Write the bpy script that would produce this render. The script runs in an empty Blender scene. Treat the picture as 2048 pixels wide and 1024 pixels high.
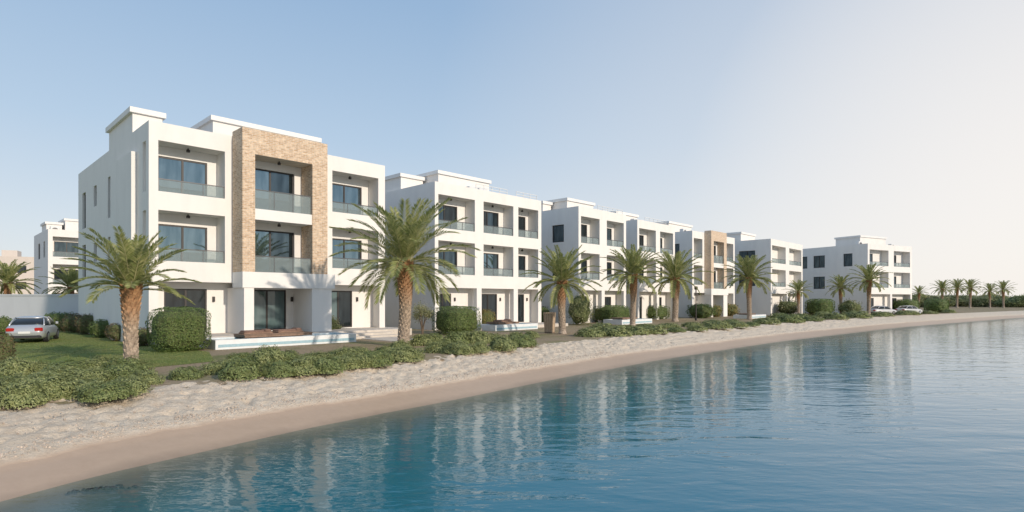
import bpy, math, random
import numpy as np
from mathutils import Vector, Matrix, noise as mnoise
R = math.radians
random.seed(7)
scn = bpy.context.scene
col = scn.collection
F, HOR, CAM = 1160.0, 600.0, 2.4
UX, UY = 0.697, 0.717
ROT = math.atan2(UY, UX)
WATER_Z = -0.8

def gp(px, py, z=0.0):
    Y = (CAM - z) * F / (py - HOR)
    return ((px - 1024) / F * Y, Y)
def at(px, Y):
    return ((px - 1024) / F * Y, Y)
def to_uv(x, y): return (UX * x + UY * y, -UY * x + UX * y)
def from_uv(u, v): return (UX * u - UY * v, UY * u + UX * v)

# ---------------------------------------------------------------- objects
def tag(o, label=None, cat=None, group=None, kind=None):
    if label: o['label'] = label
    if cat: o['category'] = cat
    if group: o['group'] = group
    if kind: o['kind'] = kind
    return o
def empty(name, loc, rz=0.0):
    o = bpy.data.objects.new(name, None)
    o.empty_display_size = 0.2
    o.location = loc; o.rotation_euler = (0, 0, rz)
    col.objects.link(o)
    return o

class MB:
    def __init__(s): s.v = []; s.f = []; s.m = []
    def quad(s, a, b, c, d, mi=0):
        n = len(s.v); s.v += [a, b, c, d]; s.f.append((n, n+1, n+2, n+3)); s.m.append(mi)
    def tri(s, a, b, c, mi=0):
        n = len(s.v); s.v += [a, b, c]; s.f.append((n, n+1, n+2)); s.m.append(mi)
    def box(s, x0, x1, y0, y1, z0, z1, mi=0):
        n = len(s.v)
        s.v += [(x0,y0,z0),(x1,y0,z0),(x1,y1,z0),(x0,y1,z0),(x0,y0,z1),(x1,y0,z1),(x1,y1,z1),(x0,y1,z1)]
        for f in ((0,3,2,1),(4,5,6,7),(0,1,5,4),(1,2,6,5),(2,3,7,6),(3,0,4,7)):
            s.f.append(tuple(n+i for i in f)); s.m.append(mi)
    def rbox(s, x0, x1, y0, y1, z0, z1, r=0.05, mi=0):
        def ring(z, ins):
            a0, a1, b0, b1 = x0+ins, x1-ins, y0+ins, y1-ins
            return [(a0+r,b0,z),(a1-r,b0,z),(a1,b0+r,z),(a1,b1-r,z),(a1-r,b1,z),(a0+r,b1,z),(a0,b1-r,z),(a0,b0+r,z)]
        s.loft([ring(z0, 0), ring(z1-r, 0), ring(z1, r)], mi)
    def loft(s, rings, mi=0, caps=True):
        n0 = len(s.v); k = len(rings[0])
        for rg in rings: s.v += [tuple(p) for p in rg]
        for i in range(len(rings)-1):
            for j in range(k):
                a = n0+i*k+j; b = n0+i*k+(j+1) % k
                s.f.append((a, b, b+k, a+k)); s.m.append(mi)
        if caps:
            s.f.append(tuple(n0+j for j in reversed(range(k)))); s.m.append(mi)
            e = n0+(len(rings)-1)*k
            s.f.append(tuple(e+j for j in range(k))); s.m.append(mi)
    def tube(s, path, radii, n=8, mi=0, caps=True):
        rings = []
        for i, p in enumerate(path):
            p = Vector(p)
            a = Vector(path[max(i-1, 0)]); b = Vector(path[min(i+1, len(path)-1)])
            t = (b-a).normalized()
            ref = Vector((1,0,0)) if abs(t.x) < 0.8 else Vector((0,1,0))
            e1 = t.cross(ref).normalized(); e2 = t.cross(e1)
            r = radii[i] if hasattr(radii, '__len__') else radii
            rings.append([p + (e1*math.cos(2*math.pi*j/n) + e2*math.sin(2*math.pi*j/n))*r for j in range(n)])
        s.loft(rings, mi, caps)
    def mesh(s, name, mats, smooth=False):
        me = bpy.data.meshes.new(name)
        me.from_pydata([tuple(v) for v in s.v], [], s.f)
        for m in (mats if isinstance(mats, (list, tuple)) else [mats]): me.materials.append(m)
        me.polygons.foreach_set('material_index', s.m)
        if smooth: me.polygons.foreach_set('use_smooth', [True]*len(s.f))
        me.update()
        return me
    def build(s, name, mats, parent=None, smooth=False, loc=(0,0,0), rz=0.0):
        o = bpy.data.objects.new(name, s.mesh(name, mats, smooth))
        o.location = loc; o.rotation_euler = (0, 0, rz)
        if parent: o.parent = parent
        col.objects.link(o)
        return o

def wall_grid(mb, axis, a0, a1, z0, z1, d0, d1, ops, mi=0):
    xs = sorted(set([a0, a1] + [min(max(v, a0), a1) for o in ops for v in o[:2]]))
    zs = sorted(set([z0, z1] + [min(max(v, z0), z1) for o in ops for v in o[2:4]]))
    nx, nz = len(xs)-1, len(zs)-1
    def solid(i, j):
        if i < 0 or j < 0 or i >= nx or j >= nz: return False
        cx, cz = (xs[i]+xs[i+1])/2, (zs[j]+zs[j+1])/2
        return not any(o[0] < cx < o[1] and o[2] < cz < o[3] for o in ops)
    P = (lambda a, d, z: (a, d, z)) if axis == 'x' else (lambda a, d, z: (d, a, z))
    for i in range(nx):
        for j in range(nz):
            if not solid(i, j): continue
            l, r, b, t = xs[i], xs[i+1], zs[j], zs[j+1]
            mb.quad(P(l,d0,b), P(r,d0,b), P(r,d0,t), P(l,d0,t), mi)
            mb.quad(P(r,d1,b), P(l,d1,b), P(l,d1,t), P(r,d1,t), mi)
            if not solid(i-1, j): mb.quad(P(l,d1,b), P(l,d0,b), P(l,d0,t), P(l,d1,t), mi)
            if not solid(i+1, j): mb.quad(P(r,d0,b), P(r,d1,b), P(r,d1,t), P(r,d0,t), mi)
            if not solid(i, j-1): mb.quad(P(l,d1,b), P(r,d1,b), P(r,d0,b), P(l,d0,b), mi)
            if not solid(i, j+1): mb.quad(P(l,d0,t), P(r,d0,t), P(r,d1,t), P(l,d1,t), mi)

# ---------------------------------------------------------------- materials
def nmat(name):
    m = bpy.data.materials.new(name); m.use_nodes = True
    nt = m.node_tree; nt.nodes.clear()
    out = nt.nodes.new('ShaderNodeOutputMaterial')
    b = nt.nodes.new('ShaderNodeBsdfPrincipled')
    nt.links.new(b.outputs[0], out.inputs[0])
    return m, nt, b, out
def N(nt, t, **kw):
    n = nt.nodes.new(t)
    for k, v in kw.items():
        if k.startswith('i_'): n.inputs[k[2:].replace('_', ' ')].default_value = v
        else: setattr(n, k, v)
    return n
def ramp(nt, stops, interp='LINEAR'):
    n = nt.nodes.new('ShaderNodeValToRGB'); n.color_ramp.interpolation = interp
    e = n.color_ramp.elements
    while len(e) < len(stops): e.new(0.5)
    for el, (p, c) in zip(e, stops): el.position = p; el.color = (*c, 1) if len(c) == 3 else c
    return n
def simple(name, c, rough=0.6, metal=0.0, var=0.0, scale=3.0, bump=0.0, spec=0.5):
    m, nt, b, out = nmat(name)
    b.inputs['Roughness'].default_value = rough; b.inputs['Metallic'].default_value = metal
    b.inputs['Specular IOR Level'].default_value = spec
    b.inputs['Base Color'].default_value = (*c, 1)
    if var or bump:
        tc = N(nt, 'ShaderNodeTexCoord'); no = N(nt, 'ShaderNodeTexNoise', i_Scale=scale, i_Detail=6.0, i_Roughness=0.65)
        nt.links.new(tc.outputs['Object'], no.inputs['Vector'])
        r = ramp(nt, [(0.3, tuple(x*(1-var) for x in c)), (0.7, tuple(min(1, x*(1+var)) for x in c))])
        nt.links.new(no.outputs['Fac'], r.inputs[0]); nt.links.new(r.outputs[0], b.inputs['Base Color'])
        if bump:
            n2 = N(nt, 'ShaderNodeTexNoise', i_Scale=scale*8, i_Detail=4.0)
            nt.links.new(tc.outputs['Object'], n2.inputs['Vector'])
            bp = N(nt, 'ShaderNodeBump', i_Strength=bump, i_Distance=0.02)
            nt.links.new(n2.outputs['Fac'], bp.inputs['Height']); nt.links.new(bp.outputs[0], b.inputs['Normal'])
    return m

M = {}
def wall_mat(name, c):
    m, nt, b, out = nmat(name)
    b.inputs['Roughness'].default_value = 0.85; b.inputs['Specular IOR Level'].default_value = 0.2
    tc = N(nt, 'ShaderNodeTexCoord')
    mp = N(nt, 'ShaderNodeMapping'); mp.inputs['Scale'].default_value = (0.9, 0.9, 0.35)
    n1 = N(nt, 'ShaderNodeTexNoise', i_Scale=1.1, i_Detail=7.0, i_Roughness=0.65)
    nt.links.new(tc.outputs['Object'], mp.inputs[0]); nt.links.new(mp.outputs[0], n1.inputs['Vector'])
    r = ramp(nt, [(0.25, tuple(x*0.93 for x in c)), (0.55, c), (0.8, tuple(min(1, x*1.02) for x in c))])
    nt.links.new(n1.outputs['Fac'], r.inputs[0]); nt.links.new(r.outputs[0], b.inputs['Base Color'])
    n2 = N(nt, 'ShaderNodeTexNoise', i_Scale=14.0, i_Detail=4.0)
    nt.links.new(tc.outputs['Object'], n2.inputs['Vector'])
    bp = N(nt, 'ShaderNodeBump', i_Strength=0.2, i_Distance=0.02)
    nt.links.new(n2.outputs['Fac'], bp.inputs['Height']); nt.links.new(bp.outputs[0], b.inputs['Normal'])
    return m
M['white'] = wall_mat('white_render', (0.80, 0.77, 0.73))
M['trim'] = wall_mat('white_trim', (0.81, 0.785, 0.75))
M['beige'] = wall_mat('beige_render', (0.62, 0.55, 0.49))
M['greywall'] = wall_mat('grey_render', (0.60, 0.61, 0.63))
M['frame'] = simple('dark_frame', (0.030, 0.024, 0.022), 0.45)
M['steel'] = simple('grey_steel', (0.10, 0.10, 0.105), 0.4, 0.4)
M['unit'] = simple('unit_metal', (0.70, 0.70, 0.69), 0.5)
M['tyre'] = simple('tyre_rubber', (0.015, 0.015, 0.016), 0.85)
M['rim'] = simple('alloy_rim', (0.5, 0.5, 0.52), 0.3, 0.9)
M['silver'] = simple('silver_paint', (0.50, 0.515, 0.54), 0.25, 0.45)
M['palecar'] = simple('pale_grey_paint', (0.55, 0.55, 0.55), 0.35)
M['redlight'] = simple('tail_lens', (0.40, 0.015, 0.01), 0.2)
M['carglass'] = simple('car_glass', (0.02, 0.025, 0.03), 0.05)
M['blackplastic'] = simple('black_plastic', (0.02, 0.02, 0.022), 0.6)
M['plate'] = simple('plate_white', (0.7, 0.7, 0.68), 0.5)
M['wood'] = simple('brown_wood', (0.23, 0.14, 0.095), 0.6, 0, 0.35, 6.0, 0.2)
M['cushion'] = simple('brown_cushion', (0.20, 0.12, 0.09), 0.9, 0, 0.2, 5.0, 0.2)
M['basin'] = simple('white_plaster_basin', (0.74, 0.76, 0.77), 0.6, 0, 0.08, 3.0)
M['tile'] = simple('pale_blue_tile', (0.34, 0.50, 0.57), 0.3, 0, 0.12, 8.0)
M['poolwater'] = simple('pool_water', (0.12, 0.36, 0.42), 0.05)
M['stone'] = simple('paving_stone', (0.58, 0.52, 0.45), 0.8, 0, 0.15, 2.0, 0.2)
M['stoneclad'] = simple('stone_cladding', (0.30, 0.27, 0.23), 0.85, 0, 0.45, 5.0, 0.6)
M['rooftop'] = simple('roof_screed', (0.5, 0.48, 0.45), 0.9, 0, 0.1, 1.0)
M['pebble'] = simple('pebbles', (0.46, 0.38, 0.31), 0.8, 0, 0.4, 9.0)
M['weed'] = simple('dark_seaweed', (0.045, 0.055, 0.052), 0.7, 0, 0.4, 6.0)

def pane_mat(name, dark, light, metal, ior=1.6):
    m, nt, b, out = nmat(name)
    b.inputs['Roughness'].default_value = 0.03; b.inputs['IOR'].default_value = ior; b.inputs['Metallic'].default_value = metal
    tc = N(nt, 'ShaderNodeTexCoord'); mp = N(nt, 'ShaderNodeMapping')
    mp.inputs['Scale'].default_value = (2.2, 2.2, 0.5)
    n1 = N(nt, 'ShaderNodeTexNoise', i_Scale=1.2, i_Detail=2.0)
    nt.links.new(tc.outputs['Object'], mp.inputs[0]); nt.links.new(mp.outputs[0], n1.inputs['Vector'])
    r = ramp(nt, [(0.35, dark), (0.7, light)])
    nt.links.new(n1.outputs['Fac'], r.inputs[0]); nt.links.new(r.outputs[0], b.inputs['Base Color'])
    return m
M['glass_a'] = pane_mat('window_glass_blue', (0.15, 0.22, 0.26), (0.25, 0.33, 0.37), 0.9)
M['glass_d'] = pane_mat('window_glass_grey', (0.07, 0.095, 0.11), (0.13, 0.17, 0.19), 0.9)
M['glass_b'] = pane_mat('window_glass_dark', (0.012, 0.016, 0.018), (0.030, 0.040, 0.045), 0.0, 1.5)
M['glass_c'] = pane_mat('window_glass_curtained', (0.08, 0.13, 0.135), (0.13, 0.18, 0.185), 0.0, 1.6)

def rail_glass():
    m, nt, b, out = nmat('balcony_glass')
    b.inputs['Base Color'].default_value = (0.40, 0.46, 0.465, 1); b.inputs['Roughness'].default_value = 0.04
    b.inputs['IOR'].default_value = 1.7
    tr = N(nt, 'ShaderNodeBsdfTransparent'); tr.inputs[0].default_value = (0.80, 0.85, 0.85, 1)
    mx = N(nt, 'ShaderNodeMixShader'); mx.inputs[0].default_value = 0.33
    nt.links.new(tr.outputs[0], mx.inputs[1]); nt.links.new(b.outputs[0], mx.inputs[2]); nt.links.new(mx.outputs[0], out.inputs[0])
    return m
M['railglass'] = rail_glass()

def brick_mat(name, c1, c2, mo):
    m, nt, b, out = nmat(name)
    b.inputs['Roughness'].default_value = 0.9
    tc = N(nt, 'ShaderNodeTexCoord'); sx = N(nt, 'ShaderNodeSeparateXYZ')
    nt.links.new(tc.outputs['Object'], sx.inputs[0])
    ad = N(nt, 'ShaderNodeMath', operation='ADD'); nt.links.new(sx.outputs[0], ad.inputs[0]); nt.links.new(sx.outputs[1], ad.inputs[1])
    cb = N(nt, 'ShaderNodeCombineXYZ'); nt.links.new(ad.outputs[0], cb.inputs[0]); nt.links.new(sx.outputs[2], cb.inputs[1])
    br = N(nt, 'ShaderNodeTexBrick', i_Scale=1.0)
    br.inputs['Color1'].default_value = (*c1, 1); br.inputs['Color2'].default_value = (*c2, 1)
    br.inputs['Mortar'].default_value = (*mo, 1)
    br.inputs['Brick Width'].default_value = 0.30; br.inputs['Row Height'].default_value = 0.10
    br.inputs['Mortar Size'].default_value = 0.012; br.inputs['Bias'].default_value = 0.1
    nt.links.new(cb.outputs[0], br.inputs['Vector'])
    no = N(nt, 'ShaderNodeTexNoise', i_Scale=6.0, i_Detail=5.0); nt.links.new(cb.outputs[0], no.inputs['Vector'])
    r = ramp(nt, [(0.3, (0.74,)*3), (0.7, (1.1,)*3)]); nt.links.new(no.outputs['Fac'], r.inputs[0])
    mx = N(nt, 'ShaderNodeMix', data_type='RGBA', blend_type='MULTIPLY'); mx.inputs[0].default_value = 1
    nt.links.new(br.outputs['Color'], mx.inputs[6]); nt.links.new(r.outputs[0], mx.inputs[7])
    nt.links.new(mx.outputs[2], b.inputs['Base Color'])
    bp = N(nt, 'ShaderNodeBump', i_Strength=0.7, i_Distance=0.03, invert=True)
    nt.links.new(br.outputs['Fac'], bp.inputs['Height']); nt.links.new(bp.outputs[0], b.inputs['Normal'])
    return m
M['brick'] = brick_mat('tan_brick', (0.52, 0.34, 0.20), (0.75, 0.565, 0.39), (0.77, 0.67, 0.56))
M['brick_pale'] = brick_mat('pale_sandy_brick', (0.66, 0.47, 0.31), (0.78, 0.60, 0.43), (0.78, 0.68, 0.57))

def leaf_mat(name, a, b_, c, trans=0.25):
    m, nt, b, out = nmat(name)
    b.inputs['Roughness'].default_value = 0.5; b.inputs['Specular IOR Level'].default_value = 0.35
    g = N(nt, 'ShaderNodeNewGeometry'); r = ramp(nt, [(0.0, a), (0.55, b_), (1.0, c)])
    nt.links.new(g.outputs['Random Per Island'], r.inputs[0]); nt.links.new(r.outputs[0], b.inputs['Base Color'])
    t = N(nt, 'ShaderNodeBsdfTranslucent'); nt.links.new(r.outputs[0], t.inputs[0])
    mx = N(nt, 'ShaderNodeMixShader'); mx.inputs[0].default_value = trans
    nt.links.new(b.outputs[0], mx.inputs[1]); nt.links.new(t.outputs[0], mx.inputs[2]); nt.links.new(mx.outputs[0], out.inputs[0])
    return m
M['leaf'] = leaf_mat('hedge_leaves', (0.07, 0.12, 0.032), (0.13, 0.19, 0.05), (0.21, 0.265, 0.08))
M['leaf_cover'] = leaf_mat('ground_cover_leaves', (0.20, 0.235, 0.09), (0.31, 0.345, 0.135), (0.46, 0.47, 0.22), 0.3)
M['leaf_cover_dark'] = leaf_mat('ground_cover_leaves_deep', (0.13, 0.175, 0.06), (0.23, 0.28, 0.10), (0.36, 0.39, 0.16), 0.3)
M['leaf_loose'] = leaf_mat('loose_shrub_leaves', (0.15, 0.165, 0.075), (0.26, 0.27, 0.125), (0.40, 0.375, 0.22))
M['leaf_yellow'] = leaf_mat('yellow_shrub_leaves', (0.13, 0.115, 0.032), (0.27, 0.22, 0.07), (0.38, 0.31, 0.10))
M['leaf_red'] = leaf_mat('reddish_shrub_leaves', (0.08, 0.065, 0.035), (0.15, 0.115, 0.06), (0.23, 0.17, 0.08))
M['core'] = simple('shrub_inside', (0.10, 0.12, 0.045), 0.95)
M['frond'] = leaf_mat('palm_fronds', (0.19, 0.23, 0.075), (0.33, 0.36, 0.13), (0.52, 0.49, 0.23), 0.4)
M['rachis'] = simple('frond_stalk', (0.45, 0.41, 0.20), 0.6)
M['blade'] = leaf_mat('grass_blades', (0.16, 0.195, 0.055), (0.22, 0.25, 0.075), (0.31, 0.32, 0.12))
M['stem'] = simple('woody_stem', (0.18, 0.13, 0.09), 0.9)
def trunk_mat():
    m, nt, b, out = nmat('palm_trunk')
    b.inputs['Roughness'].default_value = 0.9
    tc = N(nt, 'ShaderNodeTexCoord'); sx = N(nt, 'ShaderNodeSeparateXYZ'); nt.links.new(tc.outputs['Generated'], sx.inputs[0])
    r = ramp(nt, [(0.0, (0.44, 0.36, 0.29)), (0.45, (0.44, 0.34, 0.25)), (0.7, (0.45, 0.26, 0.14)), (1.0, (0.40, 0.22, 0.10))])
    nt.links.new(sx.outputs[2], r.inputs[0])
    no = N(nt, 'ShaderNodeTexNoise', i_Scale=9.0, i_Detail=6.0); nt.links.new(tc.outputs['Object'], no.inputs['Vector'])
    r2 = ramp(nt, [(0.3, (0.5,)*3), (0.7, (1.25,)*3)]); nt.links.new(no.outputs['Fac'], r2.inputs[0])
    mx = N(nt, 'ShaderNodeMix', data_type='RGBA', blend_type='MULTIPLY'); mx.inputs[0].default_value = 1
    nt.links.new(r.outputs[0], mx.inputs[6]); nt.links.new(r2.outputs[0], mx.inputs[7]); nt.links.new(mx.outputs[2], b.inputs['Base Color'])
    return m
M['trunk'] = trunk_mat()

def ground_mat(name, soil, green, bias, lo=0.6):
    m, nt, b, out = nmat(name)
    b.inputs['Roughness'].default_value = 0.95; b.inputs['Specular IOR Level'].default_value = 0.1
    tc = N(nt, 'ShaderNodeTexCoord')
    n1 = N(nt, 'ShaderNodeTexNoise', i_Scale=0.35, i_Detail=8.0, i_Roughness=0.7); nt.links.new(tc.outputs['Object'], n1.inputs['Vector'])
    n2 = N(nt, 'ShaderNodeTexNoise', i_Scale=9.0, i_Detail=6.0, i_Roughness=0.7); nt.links.new(tc.outputs['Object'], n2.inputs['Vector'])
    r = ramp(nt, [(bias-0.08, soil), (bias+0.08, green)]); nt.links.new(n1.outputs['Fac'], r.inputs[0])
    r2 = ramp(nt, [(0.3, (lo,)*3), (0.7, (1.25,)*3)]); nt.links.new(n2.outputs['Fac'], r2.inputs[0])
    mx = N(nt, 'ShaderNodeMix', data_type='RGBA', blend_type='MULTIPLY'); mx.inputs[0].default_value = 1
    nt.links.new(r.outputs[0], mx.inputs[6]); nt.links.new(r2.outputs[0], mx.inputs[7]); nt.links.new(mx.outputs[2], b.inputs['Base Color'])
    bp = N(nt, 'ShaderNodeBump', i_Strength=0.5, i_Distance=0.04); nt.links.new(n2.outputs['Fac'], bp.inputs['Height']); nt.links.new(bp.outputs[0], b.inputs['Normal'])
    return m
M['ground'] = ground_mat('garden_soil', (0.36, 0.28, 0.19), (0.20, 0.205, 0.09), 0.56)
M['lawn'] = ground_mat('lawn_turf', (0.235, 0.235, 0.085), (0.165, 0.21, 0.06), 0.46, 0.7)

def sand_mat():
    m, nt, b, out = nmat('beach_sand')
    b.inputs['Specular IOR Level'].default_value = 0.3
    g = N(nt, 'ShaderNodeNewGeometry'); sx = N(nt, 'ShaderNodeSeparateXYZ'); nt.links.new(g.outputs['Position'], sx.inputs[0])
    n1 = N(nt, 'ShaderNodeTexNoise', i_Scale=0.8, i_Detail=5.0); nt.links.new(g.outputs['Position'], n1.inputs['Vector'])
    ma = N(nt, 'ShaderNodeMath', operation='MULTIPLY_ADD'); ma.inputs[1].default_value = 0.12
    nt.links.new(n1.outputs['Fac'], ma.inputs[0]); nt.links.new(sx.outputs[2], ma.inputs[2])
    mr = N(nt, 'ShaderNodeMapRange'); mr.inputs['From Min'].default_value = -0.48; mr.inputs['From Max'].default_value = -0.40
    nt.links.new(ma.outputs[0], mr.inputs['Value'])
    n2 = N(nt, 'ShaderNodeTexNoise', i_Scale=3.5, i_Detail=10.0, i_Roughness=0.78); nt.links.new(g.outputs['Position'], n2.inputs['Vector'])
    dry = ramp(nt, [(0.3, (0.56, 0.445, 0.33)), (0.52, (0.74, 0.62, 0.48)), (0.75, (0.82, 0.71, 0.57))]); nt.links.new(n2.outputs['Fac'], dry.inputs[0])
    wet = ramp(nt, [(0.3, (0.45, 0.32, 0.22)), (0.7, (0.51, 0.37, 0.26))]); nt.links.new(n2.outputs['Fac'], wet.inputs[0])
    mx = N(nt, 'ShaderNodeMix', data_type='RGBA'); nt.links.new(mr.outputs[0], mx.inputs[0])
    nt.links.new(wet.outputs[0], mx.inputs[6]); nt.links.new(dry.outputs[0], mx.inputs[7])
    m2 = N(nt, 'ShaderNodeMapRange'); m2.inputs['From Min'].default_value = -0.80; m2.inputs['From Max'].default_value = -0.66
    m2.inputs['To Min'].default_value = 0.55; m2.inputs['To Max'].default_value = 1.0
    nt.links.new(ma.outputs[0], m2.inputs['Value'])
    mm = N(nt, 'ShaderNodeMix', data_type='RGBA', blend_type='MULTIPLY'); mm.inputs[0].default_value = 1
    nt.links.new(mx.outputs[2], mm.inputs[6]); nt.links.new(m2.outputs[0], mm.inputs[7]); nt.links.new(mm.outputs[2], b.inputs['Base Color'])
    rr = N(nt, 'ShaderNodeMapRange'); rr.inputs['To Min'].default_value = 0.42; rr.inputs['To Max'].default_value = 0.95
    nt.links.new(mr.outputs[0], rr.inputs['Value']); nt.links.new(rr.outputs[0], b.inputs['Roughness'])
    n3 = N(nt, 'ShaderNodeTexNoise', i_Scale=11.0, i_Detail=8.0, i_Roughness=0.72); nt.links.new(g.outputs['Position'], n3.inputs['Vector'])
    st = N(nt, 'ShaderNodeMath', operation='MULTIPLY'); nt.links.new(n3.outputs['Fac'], st.inputs[0]); nt.links.new(mr.outputs[0], st.inputs[1])
    bp = N(nt, 'ShaderNodeBump', i_Strength=1.0, i_Distance=0.075); nt.links.new(st.outputs[0], bp.inputs['Height']); nt.links.new(bp.outputs[0], b.inputs['Normal'])
    return m
M['sand'] = sand_mat()

def water_mat():
    m, nt, b, out = nmat('sea_water')
    b.inputs['IOR'].default_value = 1.33; b.inputs['Roughness'].default_value = 0.025
    at_ = N(nt, 'ShaderNodeAttribute', attribute_name='offshore')
    r = ramp(nt, [(0.0, (0.20, 0.23, 0.20)), (0.10, (0.06, 0.155, 0.165)), (0.35, (0.012, 0.15, 0.195)), (1.0, (0.005, 0.165, 0.262))])
    nt.links.new(at_.outputs['Fac'], r.inputs[0]); nt.links.new(r.outputs[0], b.inputs['Base Color'])
    g = N(nt, 'ShaderNodeNewGeometry')
    mp = N(nt, 'ShaderNodeMapping'); mp.inputs['Rotation'].default_value = (0, 0, R(-12)); mp.inputs['Scale'].default_value = (0.55, 1.25, 1)
    nt.links.new(g.outputs['Position'], mp.inputs[0])
    n1 = N(nt, 'ShaderNodeTexNoise', i_Scale=0.8, i_Detail=2.0, i_Roughness=0.45, i_Distortion=0.6); nt.links.new(mp.outputs[0], n1.inputs['Vector'])
    n2 = N(nt, 'ShaderNodeTexNoise', i_Scale=4.4, i_Detail=2.5, i_Roughness=0.5); nt.links.new(mp.outputs[0], n2.inputs['Vector'])
    b1 = N(nt, 'ShaderNodeBump', i_Strength=1.0, i_Distance=0.036); nt.links.new(n1.outputs['Fac'], b1.inputs['Height'])
    b2 = N(nt, 'ShaderNodeBump', i_Strength=1.0, i_Distance=0.009); nt.links.new(n2.outputs['Fac'], b2.inputs['Height']); nt.links.new(b1.outputs[0], b2.inputs['Normal'])
    nt.links.new(b2.outputs[0], b.inputs['Normal'])
    tr = N(nt, 'ShaderNodeBsdfTransparent'); tr.inputs[0].default_value = (0.8, 0.9, 0.9, 1)
    mr = N(nt, 'ShaderNodeMapRange'); mr.inputs['From Min'].default_value = 0.0; mr.inputs['From Max'].default_value = 0.22
    mr.inputs['To Min'].default_value = 0.15; mr.inputs['To Max'].default_value = 1.0
    nt.links.new(at_.outputs['Fac'], mr.inputs['Value'])
    mx = N(nt, 'ShaderNodeMixShader'); nt.links.new(mr.outputs[0], mx.inputs[0]); nt.links.new(tr.outputs[0], mx.inputs[1]); nt.links.new(b.outputs[0], mx.inputs[2])
    nt.links.new(mx.outputs[0], out.inputs[0])
    return m
M['water'] = water_mat()

# ---------------------------------------------------------------- terrain
S_px = [(0,1000),(130,965),(400,905),(640,850),(860,810),(1100,760),(1330,718),(1560,683),(1800,655),(2048,635)]
B_px = [(0,815),(290,772),(540,752),(815,720),(1080,688),(1500,650),(1800,631),(2048,621)]
S_pts = [to_uv(*gp(px, py, WATER_Z)) for px, py in S_px]
B_pts = [to_uv(*gp(px, py, 0)) for px, py in B_px]
S_pts = [to_uv(-40,-60), to_uv(-13,-10), to_uv(-9.6,4)] + S_pts + [to_uv(190,150), to_uv(500,300), to_uv(1500,700)]
B_pts = [to_uv(-50,-50), to_uv(-22,-6), to_uv(-14,7)] + B_pts + [to_uv(220,190), to_uv(520,360), to_uv(1500,800)]
su, sv = np.array(sorted(S_pts)).T
bu, bv = np.array(sorted(B_pts)).T
us = np.concatenate([np.arange(-70,-6,4), np.arange(-6,34,0.11), np.arange(34,90,0.4), np.arange(90,220,1.6), np.arange(220,1500,40)])
def smooth_interp(u, a, b):
    k = 1.0 + 0.03*np.abs(u)
    return sum(np.interp(u + d*k, a, b) for d in (-1.6,-0.8,0,0.8,1.6))/5
VS = smooth_interp(us, su, sv); VB = smooth_interp(us, bu, bv)
VB = np.maximum(VB, VS + 2.5)

def grid_mesh(name, rows, mat, kind='structure', smooth=True, attr=None):
    nu, nv = len(rows), len(rows[0])
    verts = [p for r in rows for p in r]
    faces = [(i*nv+j, (i+1)*nv+j, (i+1)*nv+j+1, i*nv+j+1) for i in range(nu-1) for j in range(nv-1)]
    me = bpy.data.meshes.new(name); me.from_pydata(verts, [], faces); me.materials.append(mat)
    if smooth: me.polygons.foreach_set('use_smooth', [True]*len(faces))
    if attr is not None:
        a = me.attributes.new('offshore', 'FLOAT', 'POINT'); a.data.foreach_set('value', attr)
    me.update()
    o = bpy.data.objects.new(name, me); col.objects.link(o); o['kind'] = kind
    return o
def beach_z(t):
    ts = [-3.0, -0.6, -0.12, 0.0, 0.22, 0.36, 0.55, 0.85, 1.0, 1.1]
    zs = [-3.5, -1.8, -0.95, -0.80, -0.60, -0.42, -0.26, -0.06, 0.0, -0.15]
    return float(np.interp(t, ts, zs))
tt = np.concatenate([[-3.0,-1.2,-0.6,-0.3], np.linspace(-0.15, 1.1, 84)])
rows = []
for u, vs, vb in zip(us, VS, VB):
    row = []
    for t in tt:
        v = vs + t*(vb-vs); x, y = from_uv(u, v)
        z = beach_z(t)
        if -6 < u < 100 and t > -0.15:
            z += 0.012*mnoise.noise((x*0.5, y*0.5, 3))
            k = min(1, max(0, (t-0.36)/0.12)) * min(1, max(0, (1.08-t)/0.1))
            if k > 0:
                a = mnoise.noise((x*1.4, y*1.4, 0)); c = mnoise.noise((x*3.6, y*3.6, 5)); e = mnoise.noise((x*3.0+9, y*3.0, 8)); f = mnoise.noise((x*7.5, y*7.5, 2))
                z += k*(0.045*a + 0.068*c + 0.042*f - 0.18*max(0, e-0.1))
        row.append((x, y, z))
    rows.append(row)
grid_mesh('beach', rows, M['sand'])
goff = [-0.35, 0.25, 1.2, 3, 6, 12, 25, 60, 150, 500, 1500]
rows = []
for u, vb in zip(us[::3], VB[::3]):
    row = []
    for k, d in enumerate(goff):
        j = 0.5*mnoise.noise((u*0.9, 1.7, 0)) if k < 2 else 0
        x, y = from_uv(u, vb + d + j)
        row.append((x, y, -0.07 if k == 0 else (0.012 if k == 1 else 0.0)))
    rows.append(row)
grid_mesh('ground', rows, M['ground'])
woff = [-0.6, 0, 0.25, 0.6, 1.2, 2.2, 4, 7, 12, 25, 80, 400, 1500]
rows = []; att = []
for u, vs in zip(us[::3], VS[::3]):
    row = []
    for d in woff:
        x, y = from_uv(u, vs - d); row.append((x, y, WATER_Z))
        att.append(min(1.0, max(0, d)/12.0))
    rows.append(row)
grid_mesh('sea_water', rows, M['water'], attr=att)

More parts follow.
